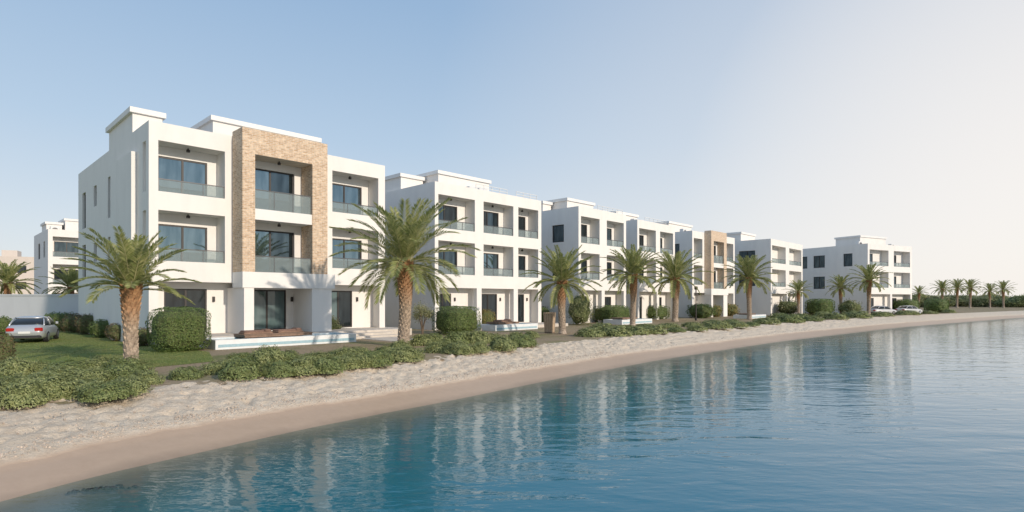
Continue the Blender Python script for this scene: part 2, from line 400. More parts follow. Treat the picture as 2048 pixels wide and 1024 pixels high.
lawn = [(-70,8),(-27,8),(-13.6,19.2),(-11.6,22.6),(-14.0,26.8),(-18.2,30.2),(-21.5,34),(-34,47),(-70,47)]
mb = MB(); mb.v = [(x, y, 0.008) for x, y in lawn]; mb.f = [tuple(range(len(lawn)))]; mb.m = [0]
mb.build('lawn', M['lawn']) ['kind'] = 'structure'
def inside(x, y, poly):
    c = False
    for i in range(len(poly)):
        (x1,y1),(x2,y2) = poly[i], poly[i-1]
        if (y1 > y) != (y2 > y) and x < (x2-x1)*(y-y1)/(y2-y1)+x1: c = not c
    return c
rg = random.Random(3); mb = MB(); k = 0
while k < 36000:
    x = rg.uniform(-45, -11); y = rg.uniform(14, 47)
    if not inside(x, y, lawn) or abs(x) > y*0.98: continue
    k += 1
    h = rg.uniform(0.015, 0.035); a = rg.uniform(0, 6.28); w = rg.uniform(0.012, 0.025)
    dx, dy = math.cos(a)*w, math.sin(a)*w
    mb.tri((x-dx,y-dy,0.008),(x+dx,y+dy,0.008),(x+rg.gauss(0,.02),y+rg.gauss(0,.02),h))
tag(mb.build('grass', M['blade']), 'short mown green grass on the lawn beside the nearest house', 'grass', kind='stuff')

mb = MB(); rg = random.Random(5)
for k in range(3200):
    u = rg.uniform(-3, 26) if k % 3 else rg.uniform(-3, 60)
    vs = np.interp(u, us, VS); vb = np.interp(u, us, VB)
    t = rg.gauss(0.37, 0.035) if rg.random() < 0.7 else rg.uniform(0.3, 0.95)
    x, y = from_uv(u, vs + t*(vb-vs)); z = beach_z(t)
    r = rg.uniform(0.010, 0.028); a = rg.uniform(0, 6.28)
    ring = [(x+r*1.3*math.cos(a+i*1.2566)*rg.uniform(.7,1.1), y+r*math.sin(a+i*1.2566)*rg.uniform(.7,1.1), z-0.01) for i in range(5)]
    top = [((p[0]-x)*.6+x, (p[1]-y)*.6+y, z+r*0.8) for p in ring]
    mb.loft([ring, top])
tag(mb.build('pebbles', M['pebble']), 'small pebbles and shell bits scattered along the tide line', 'pebbles', kind='stuff')

mb = MB(); rg = random.Random(9)
cx, cy = gp(195, 976, WATER_Z)
for k in range(46):
    x = cx + rg.gauss(0, 0.22); y = cy + rg.gauss(0, 0.06) + (x-cx)*0.25; r = rg.uniform(0.02, 0.05)
    ring = [(x+r*2*math.cos(i*1.047)*rg.uniform(.6,1.1), y+r*math.sin(i*1.047)*rg.uniform(.6,1.1), WATER_Z-0.03) for i in range(6)]
    top = [((p[0]-x)*.5+x, (p[1]-y)*.5+y, WATER_Z+0.002) for p in ring]
    mb.loft([ring, top])
tag(mb.build('seaweed', M['weed']), 'dark clump of seaweed floating in the shallows at the lower left', 'seaweed', kind='stuff')

# ---------------------------------------------------------------- houses
BD = 1.25   # balcony depth
def window(parent, x0, x1, z0, z1, y, n=2, side=False, rnd=random, xw=0.0, gl=None):
    w, h = x1-x0, z1-z0; f = 0.085
    mb = MB()
    mb.box(0, f, 0, .09, 0, h); mb.box(w-f, w, 0, .09, 0, h)
    mb.box(f, w-f, 0, .09, 0, f); mb.box(f, w-f, 0, .09, h-f, h)
    for i in range(1, n):
        c = w*i/n; mb.box(c-.055, c+.055, 0.002, .085, f, h-f)
    if side: o = mb.build('window', M['frame'], parent, loc=(xw, x1, z0), rz=R(-90))
    else: o = mb.build('window', M['frame'], parent, loc=(x0, y, z0))
    for i in range(n):
        p = MB(); a = f if i == 0 else w*i/n+.055; b = w-f if i == n-1 else w*(i+1)/n-.055
        p.box(a, b, .035, .05, f, h-f)
        g = gl[i % len(gl)] if gl else rnd.choice(['glass_a', 'glass_d', 'glass_d', 'glass_b'])
        p.build('pane', M[g], o)
    return o
def railing(parent, x0, x1, y, z0, z1, n=3):
    mb = MB(); mb.box(x0, x1, y-.025, y+.025, z1-.05, z1)
    for i in range(n+1):
        c = x0+.02+(x1-x0-.04)*i/n; mb.box(c-.015, c+.015, y-.02, y+.02, z0, z1-.05)
    o = mb.build('balcony_railing', M['steel'], parent)
    g = MB(); g.box(x0+.02, x1-.02, y-.008, y+.008, z0+.01, z1-.06); g.build('glass_panel', M['railglass'], o)
    return o
def roof_block(name, parent, x0, x1, y0, y1, z1):
    mb = MB(); mb.box(x0, x1, y0, y1, 11.25, z1-.3)
    o = mb.build(name, M['white'], parent)
    c = MB(); c.box(x0-.16, x1+.16, y0-.16, y1+.16, z1-.3, z1); c.build('cornice', M['trim'], o)
    return o
def air_unit(parent, x, y, z=11.3, s=1.0):
    mb = MB(); mb.rbox(x-.5*s, x+.5*s, y-.3*s, y+.3*s, z, z+1.15*s, .05)
    o = mb.build('air_conditioner', M['unit'], parent)
    g = MB(); g.tube([(x, y-.301*s, z+.62*s), (x, y-.33*s, z+.62*s)], .36*s, 14); g.build('fan_grille', M['steel'], o)
def roof_rail(parent, x0, x1, y=.2):
    mb = MB(); n = max(2, int((x1-x0)/.9))
    for i in range(n+1):
        c = x0+(x1-x0)*i/n; mb.box(c-.02, c+.02, y-.02, y+.02, 11.872, 12.35)
    for z in (12.1, 12.35): mb.box(x0, x1, y-.022, y+.022, z-.02, z+.022)
    mb.build('roof_railing', M['unit'], parent)

def house(label, loc, rot, W, D, bays, doors, portal=None, side=(), blocks=(), units=(), seed=0, lamps=True, side_open=False, rail_top=0.70, wins=None, rails=(), fz=.08, dt=2.75, volume=None, bmat='brick'):
    rnd = random.Random(seed)
    t = empty('house', (loc[0], loc[1], 0), rot); tag(t, label, 'house', 'white houses along the waterfront')
    G, B1, T1, B2, T2, H = 3.4, 4.5, 7.2, 8.2, 10.9, 11.87
    w = MB(); ops = []
    for b in bays: ops += [(b[0], b[1], B1, T1), (b[0], b[1], B2, T2)]
    mids = []
    if portal:
        p0, p1, q0, q1, pd = portal
        mids = [(q0+.05, q1-.45, 4.05, 6.6), (q0+.05, q1-.45, 7.75, 10.25)]
    wall_grid(w, 'x', 0, W, G, H, 0, .35, ops+mids)
    for z0, z1 in ((G, 3.75), (T1, 7.5), (T2, 11.2)): w.box(.3, W-.3, .35, BD, z0, z1)
    edges = [.3] + [v for b in bays for v in b] + [W-.3]
    for i in range(0, len(edges), 2):
        a, b = edges[i], edges[i+1]
        if i == 0 and side_open: continue
        if b-a > .02:
            for z0, z1 in ((3.75, T1), (7.5, T2)): w.box(a, b, .353, BD, z0, z1)
    bw = []; wl = []
    for k, b in enumerate(bays):
        bwid = b[1]-b[0]
        ww = min(2.75, bwid*0.76); xa = b[0]+min(.3, bwid*.08)
        for z0, z1 in ((3.86, 6.6), (7.6, 10.35)): bw.append((xa, xa+ww, z0, z1)); wl.append((xa, xa+ww, z0, z1))
    wall_grid(w, 'x', .3, W-.3, G+.35, 11.2, BD, BD+.2, bw)
    so = [(s[0], s[1], s[2], s[3]) for s in side]
    if side_open: so += [(.55, BD-.06, B1, T1), (.55, BD-.06, B2, T2)]
    wall_grid(w, 'y', .35, D, 0, H, 0, .3, so)
    w.box(W-.3, W, .35, D, 0, H); w.box(.3, W-.3, D-.3, D, 0, H)
    wall_grid(w, 'x', .3, W-.3, 0, G, 1.1, 1.24, [(d[0], d[1], fz, dt) for d in doors])
    w.box(0, .45, 0, .35, 0, G); w.box(W-.45, W, 0, .35, 0, G)
    if volume: w.box(-volume[2], -.003, volume[0], volume[1], 0, volume[3])
    if not portal:
        for i in range(len(bays)-1):
            c = (bays[i][1]+bays[i+1][0])/2; w.box(c-.28, c+.28, 0.004, .5, 0, G-.002)
    w.build('wall', M['white'], t)
    r = MB(); r.box(.3, W-.3, 1.7, D-.3, 11.2, 11.27); r.box(.3, W-.3, .35, 1.7, 11.2, 11.26); r.build('roof', M['rooftop'], t)
    for x0, x1, z0, z1 in wl: window(t, x0, x1, z0, z1, BD+.06, 2, rnd=rnd, gl=wins)
    for m in mids: window(t, m[0], m[1], m[2], m[3], .1, 2, rnd=rnd, gl=['glass_a', 'glass_d'])
    for i, d in enumerate(doors): window(t, d[0], d[1], fz, dt, 1.15, 2, rnd=rnd, gl=[['glass_b', 'glass_b'], ['glass_c', 'glass_c'], ['glass_c', 'glass_b']][i % 3] if portal else ['glass_b'])
    for s in side:
        window(t, s[0], s[1], s[2], s[3], 0, max(1, round((s[1]-s[0])/1.1)), True, rnd, .14, gl=['glass_d'])
    for b in bays:
        for z in (B1, B2): railing(t, b[0]+.01, b[1]-.01, .1, z, z+rail_top)
        if lamps:
            for z in (T1, T2):
                l = MB(); c = (b[0]+b[1])/2; l.tube([(c, .8, z), (c, .8, z-.06), (c, .8, z-.07), (c, .8, z-.2)], [.04, .04, .1, .1], 8); l.build('ceiling_lamp', M['frame'], t)
    if portal:
        b = MB(); wall_grid(b, 'x', p0, p1, 4.0, 12.12, -pd, -.003, [(q0, q1, 3.9, 10.7)]); b.build('brick_portal', M[bmat], t)
        f = MB(); f.box(q0+.003, q1-.003, -pd+.06, -.003, 7.0, 7.62); f.build('balcony_floor', M['trim'], t)
        f = MB(); f.box(p0, p1+.5, -pd-.02, -.003, 3.1, 3.997); f.box(p0+.1, p0+.65, -pd+.03, 1.1, 0, 3.097)
        f.box(p1-1.0, p1+.3, -pd+.03, 1.1, 0, 3.097); f.build('porch', M['trim'], t)
        c = MB(); c.box(p0+.652, p0+1.05, .5, 1.096, 0, 3.09); c.build('stone_pier', M['stoneclad'], t)
        railing(t, q0+.01, q1-.01, -pd+.16, 7.62, 8.75); railing(t, q0+.01, q1-.01, -pd+.16, 4.0, 4.95)
        for z in (10.7, 7.0):
            l = MB(); cc = (q0+q1)/2; l.tube([(cc, -.7, z), (cc, -.7, z-.06), (cc, -.7, z-.07), (cc, -.7, z-.2)], [.04, .04, .1, .1], 8); l.build('ceiling_lamp', M['frame'], t)
    if lamps:
        for d in doors:
            l = MB(); c = d[1]+.35; l.box(c-.06, c+.06, .98, 1.097, 2.3, 2.6); l.build('wall_lamp', M['frame'], t)
    for bl in blocks: roof_block(bl[0], t, *bl[1:])
    for un in units: air_unit(t, *un)
    for rl in rails: roof_rail(t, *rl)
    return t

C1 = (-19.1, 30.5)
def row(s, y): return (C1[0]+UX*s-UY*y, C1[1]+UY*s+UX*y)
house('large nearest white house with a tall tan brick portal', C1, ROT, 14.54, 18.9,
      [(.44, 3.81), (10.5, 14.0)], [(1.0, 3.2), (5.5, 7.9), (10.5, 12.6)], portal=(4.22, 9.37, 4.92, 8.38, 1.47),
      side=[(8.0, 9.3, 7.6, 10.2), (8.0, 9.3, 4.0, 6.4), (12.6, 13.5, 8.8, 10.2), (12.6, 13.5, 5.0, 6.3), (16.2, 17.4, 7.6, 10.2), (16.2, 17.4, 3.9, 6.4)],
      blocks=[('stair_tower', .004, 1.5, 3.3, 9.0, 13.3), ('penthouse', 4.5, 11.6, 4.0, 7.75, 14.0)], seed=2, side_open=True, wins=['glass_a', 'glass_a'], fz=.52, dt=3.03, volume=(2.3, 7.2, .28, 10.6))
house('white house with three balcony bays per floor, second from left along the water', row(20.3, 1.67), ROT, 12.84, 17,
      [(.35, 4.3), (5.3, 9.0), (9.65, 12.4)], [(.8, 2.6), (5.8, 8.0), (9.9, 11.6)], side=[(5.5, 6.6, 8.2, 10.0), (9, 10.4, 4.6, 6.4)],
      blocks=[('stair_tower', .25, 2.6, 5.0, 9.5, 13.3), ('penthouse', 2.9, 9.0, 3.2, 7.2, 13.7)], units=[(5.6, 1.9), (6.8, 1.9), (10.2, 2.6), (11.4, 3.2)], seed=3, fz=.3, dt=2.95,
      rails=[(4.6, 8.4), (9.6, 12.4)])
house('narrow white house with two balcony bays, third from left along the water', row(38.0, .95), ROT, 8.6, 17,
      [(.4, 3.6), (4.9, 8.15)], [(.9, 2.8), (5.3, 7.3)], side=[(1.9, 3.5, 8.4, 10.2), (1.9, 3.5, 4.7, 6.5)],
      blocks=[('stair_tower', .25, 1.6, 5.0, 9.0, 13.0), ('penthouse', 1.9, 6.6, 3.0, 7.0, 13.3)], units=[(5.8, 2.2), (7.4, 2.2)], seed=4, lamps=False, rails=[(3.5, 8.2)])
house('narrow white house with two balcony bays, fourth from left along the water', row(50.6, 2.0), ROT, 8.9, 16,
      [(.4, 4.2), (5.2, 8.45)], [(.9, 2.8), (5.5, 7.5)], side=[(1.9, 3.4, 8.2, 10.2)],
      blocks=[('penthouse', .6, 5.4, 3.4, 7.4, 13.3)], units=[(3.0, 2.3), (4.4, 2.3)], seed=5, lamps=False, rails=[(2.0, 7.0)])
house('distant white house with a smaller pale brick portal, fifth from left', row(65.2, 2.5), ROT, 13.7, 16,
      [(.44, 3.0), (9.6, 13.2)], [(1.0, 2.8), (4.7, 6.8), (10.3, 12.4)], portal=(3.6, 8.6, 4.4, 7.7, 1.0),
      side=[(1.9, 3.4, 8.2, 10.2), (1.9, 3.4, 4.6, 6.4)], blocks=[('penthouse', .8, 7.6, 4.0, 8.0, 13.6)], units=[(2.0, 2.4)], seed=6, lamps=False, bmat='brick_pale')
house('distant white house with two balcony bays, sixth from left along the water', row(83.5, -1.2), ROT, 14.5, 16,
      [(.5, 6.4), (8.0, 13.9)], [(1.2, 3.6), (9.0, 11.4)], side=[(2.4, 5.0, 8.2, 10.2), (2.4, 5.0, 4.6, 6.4)],
      blocks=[('penthouse', .8, 6.5, 5.0, 9.0, 13.4)], units=[(9.0, 2.4)], seed=7, lamps=False)
house('rightmost white house turned toward the bay with windows on its long left wall', (59.5, 97), R(28), 13.2, 13.0,
      [(.5, 6.0), (7.6, 12.6)], [(1.2, 3.6), (8.4, 10.4)], side=[(2.6, 4.2, 8.2, 10.4), (7.6, 9.8, 8.2, 10.4), (7.6, 9.8, 4.4, 6.6), (11.0, 12.4, 8.2, 10.4)],
      blocks=[('penthouse', 2.2, 9.8, 2.6, 7.0, 13.6)], units=[(1.2, 2.2), (11, 2.3)], seed=8, lamps=False)
house('white house behind the grey boundary wall at the far left', at(96, 77), ROT, 13.0, 13.0,
      [(.5, 4.2), (5.4, 9.0), (9.8, 12.5)], [(1.0, 2.8), (6.0, 8.0)], side=[(2.6, 4.0, 8.2, 10.4), (7.0, 9.0, 8.2, 10.4)],
      blocks=[('stair_tower', .2, 1.9, 3.0, 7.0, 13.1), ('penthouse', 2.2, 10.0, 2.6, 7.0, 13.7)], units=[(1.0, 2.2)], seed=9, lamps=False)

def far_block(px, Y, wpx, z1, label, seed):
    x, y = at(px, Y); W = wpx/F*Y; rnd = random.Random(seed)
    t = empty('apartment_block', (x, y, 0), R(30)); tag(t, label, 'building')
    w = MB(); n = max(2, int(W/4)); ops = []
    for i in range(n):
        for k in range(int(z1/3.6)):
            a = W*(i+.3)/n; ops.append((a, a+W*.4/n, 1.2+3.6*k, 2.8+3.6*k))
    wall_grid(w, 'x', 0, W, 0, z1, 0, .35, ops); w.box(0, .3, .35, 12, 0, z1); w.box(W-.3, W, .35, 12, 0, z1); w.box(.3, W-.3, 11.7, 12, 0, z1)
    w.build('wall', M['beige'], t)
    r = MB(); r.box(.3, W-.3, .35, 11.7, z1-.5, z1-.3); r.box(W*.3, W*.6, 4, 8, z1-.3, z1+1.6); r.build('roof', M['beige'], t)
    for o in ops: window(t, o[0], o[1], o[2], o[3], .15, 2, rnd=rnd, gl=['glass_b'])
far_block(-40, 125, 85, 12.0, 'beige apartment block at the left edge behind the far left white house', 3)

x0, y0 = at(-120, 50); x1, y1 = at(178, 46.5)
L = math.hypot(x1-x0, y1-y0)
t = empty('boundary_wall', (x0, y0, 0), math.atan2(y1-y0, x1-x0)); tag(t, 'plain pale grey boundary wall left of the nearest house behind the car', 'wall')
w = MB(); w.box(0, L, 0, .25, 0, 2.75); w.build('wall_panel', M['greywall'], t)
w = MB(); w.box(-.05, L+.05, -.05, .3, 2.75, 2.88); w.build('coping', M['greywall'], t)

def local_thing(name, s, y, label, cat, group=None):
    x, yy = row(s, y); t = empty(name, (x, yy, 0), ROT); tag(t, label, cat, group); return t
def pave(name, s0, s1, y0, y1, z):
    mb = MB(); x, yy = row(s0, y0); mb.rbox(0, s1-s0, 0, y1-y0, -.05, z, .02)
    o = mb.build(name, M['stone'], None, loc=(x, yy, 0), rz=ROT); o['kind'] = 'structure'
pave('terrace', .5, 15.2, -2.3, 1.09, .46)
pave('terrace', 20.8, 33.4, -1.4, 2.7, .26)
pave('path', 10.6, 12.9, -7.0, -3.4, .04)
t = local_thing('garden_steps', 10.0, -3.35, 'pale stone steps up to the terrace of the nearest house', 'steps')
mb = MB(); mb.rbox(0, 3.4, 0, 1.04, 0, .16, .02); mb.build('tread', M['stone'], t); mb = MB(); mb.rbox(.1, 3.3, .45, 1.04, .163, .32, .02); mb.build('tread', M['stone'], t)
def pool(s, y, Wd, Dp, label):
    t = local_thing('plunge_pool', s, y, label, 'pool', 'raised plunge pools in front of the houses')
    mb = MB(); h = .46; e = .3
    mb.box(0, Wd, 0, e, 0, h); mb.box(0, Wd, Dp-e, Dp, 0, h); mb.box(0, e, e, Dp-e, 0, h); mb.box(Wd-e, Wd, e, Dp-e, 0, h)
    mb.build('basin', M['basin'], t)
    mb = MB(); mb.box(.12, Wd-.12, -.012, -.003, .10, .24); mb.build('tile_band', M['tile'], t)
    mb = MB(); mb.box(e, Wd-e, e, Dp-e, .1, h-.05); mb.build('pool_water', M['poolwater'], t)
    mb = MB(); mb.box(Wd*.22, Wd*.70, Dp*.34, Dp*.98, h+.004, h+.12)
    for i in range(6): mb.box(Wd*.22-.03, Wd*.70+.03, Dp*.32+i*(Dp*.66/6)+.01, Dp*.32+(i+1)*(Dp*.66/6)-.012, h+.122, h+.16)
    mb.build('wooden_deck', M['wood'], t)
    return t
def daybed(s, y, z, label, rz=0):
    t = local_thing('daybed', s, y, label, 'daybed', 'brown daybeds on the pool decks'); t.location.z = z; t.rotation_euler.z += rz
    mb = MB(); mb.rbox(0, 1.5, 0, .75, .0, .08, .02); mb.build('base', M['wood'], t)
    mb = MB(); mb.rbox(.04, 1.1, .04, .71, .082, .17, .04); mb.build('cushion', M['cushion'], t)
    mb = MB(); mb.rbox(1.12, 1.46, .06, .69, .082, .22, .05); mb.build('pillow', M['cushion'], t)
pool(1.5, -5.3, 7.6, 2.3, 'white raised plunge pool with brown deck in front of the nearest house')
daybed(3.3, -4.1, .624, 'brown cushioned daybed on the left end of the nearest pool deck')
daybed(5.1, -4.1, .624, 'brown cushioned daybed on the right end of the nearest pool deck', R(6))
pool(22.6, -2.9, 4.9, 2.2, 'white raised plunge pool with brown deck in front of the second house')
daybed(23.9, -2.0, .624, 'brown cushioned daybed on the pool deck of the second house')
pool(39.2, -3.4, 5.6, 2.2, 'white raised plunge pool with brown deck in front of the third house')
pool(66.0, -5.0, 5.4, 2.2, 'white raised plunge pool in front of the distant brick portal house')

x, y = gp(1099, 666); t = empty('slatted_bin', (x, y, 0)); tag(t, 'tall pale wooden slatted bin standing beside the palm trunk near the second house', 'bin')
mb = MB()
for i in range(16):
    a = 2*math.pi*i/16; c, s_ = math.cos(a), math.sin(a); r0, r1 = .36, .46
    q = [(c*r0-s_*.06, s_*r0+c*.06), (c*r0+s_*.06, s_*r0-c*.06)]; p = [(c*r1-s_*.075, s_*r1+c*.075), (c*r1+s_*.075, s_*r1-c*.075)]
    mb.quad((*q[0],.05),(*q[1],.05),(*p[1],1.5),(*p[0],1.5))
mb.build('slats', simple('pale_wood', (0.48, 0.36, 0.25), .8, 0, .2, 8), t)
mb = MB(); mb.tube([(0,0,0),(0,0,.1)], .37, 16); mb.tube([(0,0,1.3),(0,0,1.4)], .435, 16); mb.build('hoop', M['stem'], t)

x, y = gp(1392, 641); t = empty('lamp_post', (x, y, 0)); tag(t, 'slim dark lamp post in front of the distant brick portal house', 'lamp post')
mb = MB(); mb.tube([(0,0,0),(0,0,.3),(0,0,.31),(0,0,3.6)], [.14,.14,.08,.07], 8); mb.build('post', M['frame'], t)
mb = MB(); mb.tube([(0,0,3.6),(0,0,3.65),(0,0,3.95),(0,0,4.0)], [.1,.2,.2,.06], 10); mb.build('lamp_head', M['frame'], t)
x, y = gp(748, 662); t = empty('garden_light', (x, y, 0)); tag(t, 'short bollard garden light by the step of the nearest house', 'light')
mb = MB(); mb.tube([(0,0,0),(0,0,1.0)], .07, 10); mb.build('post', M['steel'], t)
mb = MB(); mb.tube([(0,0,1.0),(0,0,1.02),(0,0,1.22),(0,0,1.26)], [.08,.12,.12,.05], 10); mb.build('lamp_head', M['steel'], t)

# ---------------------------------------------------------------- plants
def leaf_cloud(mb, pts, outs, size, rg, mi=0, wild=.6):
    n = len(pts)
    P = np.array(pts); O = np.array(outs)
    nrm = O + rg.normal(0, wild, (n,3)); nrm /= np.linalg.norm(nrm, axis=1)[:,None]
    t = np.cross(nrm, rg.normal(0, 1, (n,3))); t /= np.linalg.norm(t, axis=1)[:,None]
    b = np.cross(nrm, t); s = (size*rg.uniform(.6, 1.3, n))[:,None]
    V = np.stack([P - t*s*.6, P + b*s*.3, P + t*s*.6, P - b*s*.3], 1).reshape(-1, 3)
    k = len(mb.v); mb.v += [tuple(v) for v in V.tolist()]
    mb.f += [(k+4*i, k+4*i+1, k+4*i+2, k+4*i+3) for i in range(n)]; mb.m += [mi]*n
def bush_mesh(w, d, h, p, lump, leaf, mat, seed, density=1.7, dome=False, fuzz=.08, wild=.6):
    rg = np.random.RandomState(seed); mb = MB()
    sx, sy, sz = w/2, d/2, (h if dome else h/2); cz = 0 if dome else h/2
    area = 2*(w*h+d*h)+w*d
    n = int(min(16000, area*.8/(leaf*leaf)*density))
    def rad(dv, k=1.0):
        r = (abs(dv[0])**p+abs(dv[1])**p+abs(dv[2])**p)**(-1/p)
        q = 1 + lump*mnoise.noise((dv[0]*2.3+seed, dv[1]*2.3, dv[2]*2.3)) + lump*.6*mnoise.noise((dv[0]*6+seed, dv[1]*6, dv[2]*6))
        return r*q*k
    pts = []; outs = []
    D = rg.normal(0, 1, (n,3)); D /= np.linalg.norm(D, axis=1)[:,None]
    if dome: D[:,2] = abs(D[:,2])
    for dv in D.tolist():
        r = rad(dv, 1 - abs(rg.normal(0, fuzz)) + fuzz*.5)
        z = cz + dv[2]*r*sz
        if z < 0.01: z = .02 + rg.rand()*.1
        pts.append((dv[0]*r*sx, dv[1]*r*sy, z)); outs.append((dv[0], dv[1], dv[2]+.3))
    leaf_cloud(mb, pts, outs, leaf, rg, wild=wild)
    rings = []
    for i in range(1, 9):
        th = math.pi*(i/9)*(.5 if dome else 1); rg_ = []
        for j in range(14):
            ph = 2*math.pi*j/14; dv = (math.sin(th)*math.cos(ph), math.sin(th)*math.sin(ph), math.cos(th)); r = rad(dv, .87)
            rg_.append((dv[0]*r*sx, dv[1]*r*sy, max(.0, cz+dv[2]*r*sz)))
        rings.append(rg_)
    mb.loft(rings, 1)
    return mb.mesh('shrub', [mat, M['core']])
def put(name, me, x, y, label, cat, group=None, rz=0.0, s=1.0):
    o = bpy.data.objects.new(name, me); o.location = (x, y, 0); o.rotation_euler = (0, 0, rz); o.scale = (s, s, s)
    col.objects.link(o); tag(o, label, cat, group); return o

def shrub(px, py, wpx, hpx, typ, label, seed, group=None, name='shrub'):
    x, y = gp(px, py); w = wpx/F*y; h = hpx/F*y
    leaf = max(.06, y*.0020)
    cfg = {'clip': (4.5, .05, M['leaf'], .025, 2.1), 'loose': (2.2, .30, M['leaf_loose'], .16, 1.0), 'yellow': (2.6, .2, M['leaf_yellow'], .1, 1.5),
           'red': (2.4, .25, M['leaf_red'], .12, 1.4), 'dark': (2.6, .22, M['leaf'], .1, 1.5)}[typ]
    me = bush_mesh(w, min(w, 3.5), h, cfg[0], cfg[1], leaf, cfg[2], seed, cfg[4], fuzz=cfg[3], wild=.38 if typ == 'clip' else .6)
    return put(name, me, x, y, label, 'shrub', group, rz=ROT if typ == 'clip' else 0.3*seed)
shrub(358, 701, 100, 86, 'clip', 'big clipped green bush between the left palm and the nearest house', 1)
shrub(913, 668, 80, 55, 'clip', 'clipped green box-shaped bush in front of the second house', 2)
shrub(1640, 631, 60, 33, 'clip', 'clipped green bush standing left of the rightmost house', 3)
shrub(647, 672, 66, 42, 'loose', 'loose pale green shrub on the terrace beside the nearest pool', 4)
shrub(972, 654, 38, 34, 'yellow', 'yellowish shrub directly right of the clipped box bush', 6)
shrub(1013, 650, 40, 32, 'yellow', 'yellowish shrub behind the pool of the second house', 7)
shrub(1080, 647, 42, 34, 'dark', 'green shrub left of the slatted wooden bin', 8)
shrub(1160, 650, 48, 62, 'loose', 'tall loose shrub right of the third palm', 9)
shrub(1224, 645, 66, 34, 'clip', 'clipped hedge block in front of the third house', 10)
shrub(1305, 638, 60, 27, 'clip', 'clipped hedge block between the fourth and fifth palms', 11)
shrub(1402, 636, 50, 28, 'dark', 'dark green shrub behind the lamp post', 12)
shrub(1455, 632, 42, 24, 'yellow', 'yellowish shrub in front of the distant brick portal house', 13)
shrub(1430, 634, 26, 24, 'yellow', 'small yellowish shrub just right of the lamp post shrub', 33)
shrub(1575, 630, 40, 30, 'loose', 'loose shrub in front of the sixth house', 14)
shrub(1873, 625, 62, 27, 'clip', 'clipped hedge block at the right end past the last house', 15)
shrub(1812, 627, 66, 28, 'clip', 'clipped hedge block behind the far parked cars', 16)
shrub(1700, 631, 40, 30, 'loose', 'loose shrub at the foot of the rightmost house', 34)
shrub(2, 738, 44, 72, 'red', 'reddish shrub cut by the left edge of the picture', 17)
for i, (px, py) in enumerate([(125,662),(152,665),(180,669),(208,675),(240,682),(280,692)]):
    shrub(px, py, 46, 36 if i != 2 else 42, 'red' if i % 3 else 'dark', 'dark shrub in the row along the side wall of the nearest house', 20+i, 'dark shrubs along the side of the nearest house')
for i, (px, py) in enumerate([(5,668),(108,660)]):
    shrub(px, py, 40, 34, 'dark', ['dark shrub behind the silver car at the left edge', 'dark shrub just right of the silver car'][i], 40+i)
x, y = gp(845, 668); t = empty('small_tree', (x, y, 0)); tag(t, 'small airy tree with bare stems left of the clipped box bush', 'tree')
mb = MB(); rg = random.Random(4); tips = []
for k in range(7):
    a = k*.9; e = (math.cos(a)*rg.uniform(.3,.7), math.sin(a)*rg.uniform(.3,.7), rg.uniform(1.2, 2.1)); tips.append(e)
    mb.tube([(0,0,0),(e[0]*.3,e[1]*.3,e[2]*.45),e], [.05,.03,.012], 5)
mb.build('trunk', M['stem'], t)
mb = MB(); rr = np.random.RandomState(8); pts = []; outs = []
for e in tips:
    for q in range(320):
        dv = rr.normal(0, .24, 3); pts.append((e[0]+dv[0], e[1]+dv[1], e[2]+dv[2]*.8-.1)); outs.append(tuple(dv/np.linalg.norm(dv)))
leaf_cloud(mb, pts, outs, .085, rr); mb.build('crown', M['leaf_loose'], t)

cov = [M['leaf_cover'], M['leaf_cover_dark'], M['leaf_cover'], M['leaf_cover'], M['leaf_cover_dark'], M['leaf_cover']]
mound = [bush_mesh(1.28+.12*(i % 3), 1.05, .46+.05*(i % 2), 2.5, .30, .05, cov[i], 50+i, 2.4, dome=True, fuzz=.045, wild=.36) for i in range(6)]
mound_far = [bush_mesh(1.3, 1.1, .48, 2.5, .28, .078, cov[i], 60+i, 2.3, dome=True, fuzz=.045, wild=.36) for i in range(3)]
beds = [
 ('low mounded green shrub in the bed at the lower left edge', 'mounded shrubs in the lower left bed', 1.0,
  [(18,816),(78,803),(135,799),(195,800),(250,788),(268,770),(215,764),(160,770),(100,770),(48,780),(0,786),(70,745),(125,750),(180,744),(10,752),(235,750)]),
 ('low mounded green shrub in the bed right of the left palm', 'mounded shrubs in the bed by the left palm', .95,
  [(372,759),(428,749),(482,758),(540,755),(592,748),(645,746),(695,738),(748,734),(800,724),(470,726),(520,733),(566,725),(618,728),(664,719),(712,716),(762,711),(800,705),(450,738),(690,725),(750,721)]),
 ('low mounded green shrub in the bed in front of the second house', 'mounded shrubs in the bed before the second house', 1.1,
  [(842,691),(882,705),(920,709),(962,706),(1005,701),(1048,693),(868,684),(905,690),(948,688),(990,685),(1030,680),(1066,676),(930,679)]),
 ('low mounded green shrub in the long bed beyond the slatted bin', 'mounded shrubs in the long bed beyond the bin', 1.6,
  [(1185,673),(1228,672),(1270,669),(1312,667),(1354,664),(1396,662),(1438,658),(1476,655),(1505,652),(1205,663),(1250,662),(1295,659),(1340,657),(1385,654),(1430,651),(1460,648)]),
 ('low mounded green shrub in the far bed along the curving beach', 'mounded shrubs in the far bed along the beach', 2.3,
  [(1535,648),(1580,645),(1625,642),(1670,639),(1715,636),(1765,633),(1560,640),(1605,637),(1650,634),(1700,632),(1815,630),(1860,628),(1900,626)])]
rg = random.Random(12)
for lab, grp, sc, pts in beds:
    for px, py in pts:
        x, y = gp(px, py); me = rg.choice(mound if y < 30 else mound_far)
        o = put('mounded_shrub', me, x+rg.uniform(-.15,.15), y+.4+rg.uniform(-.2,.2), lab, 'shrub', grp, rg.uniform(0, 6.28), sc*rg.uniform(.72, 1.2))
        o.scale.z *= rg.uniform(.8, 1.15)*(.66 if sc > 1.5 else 1)

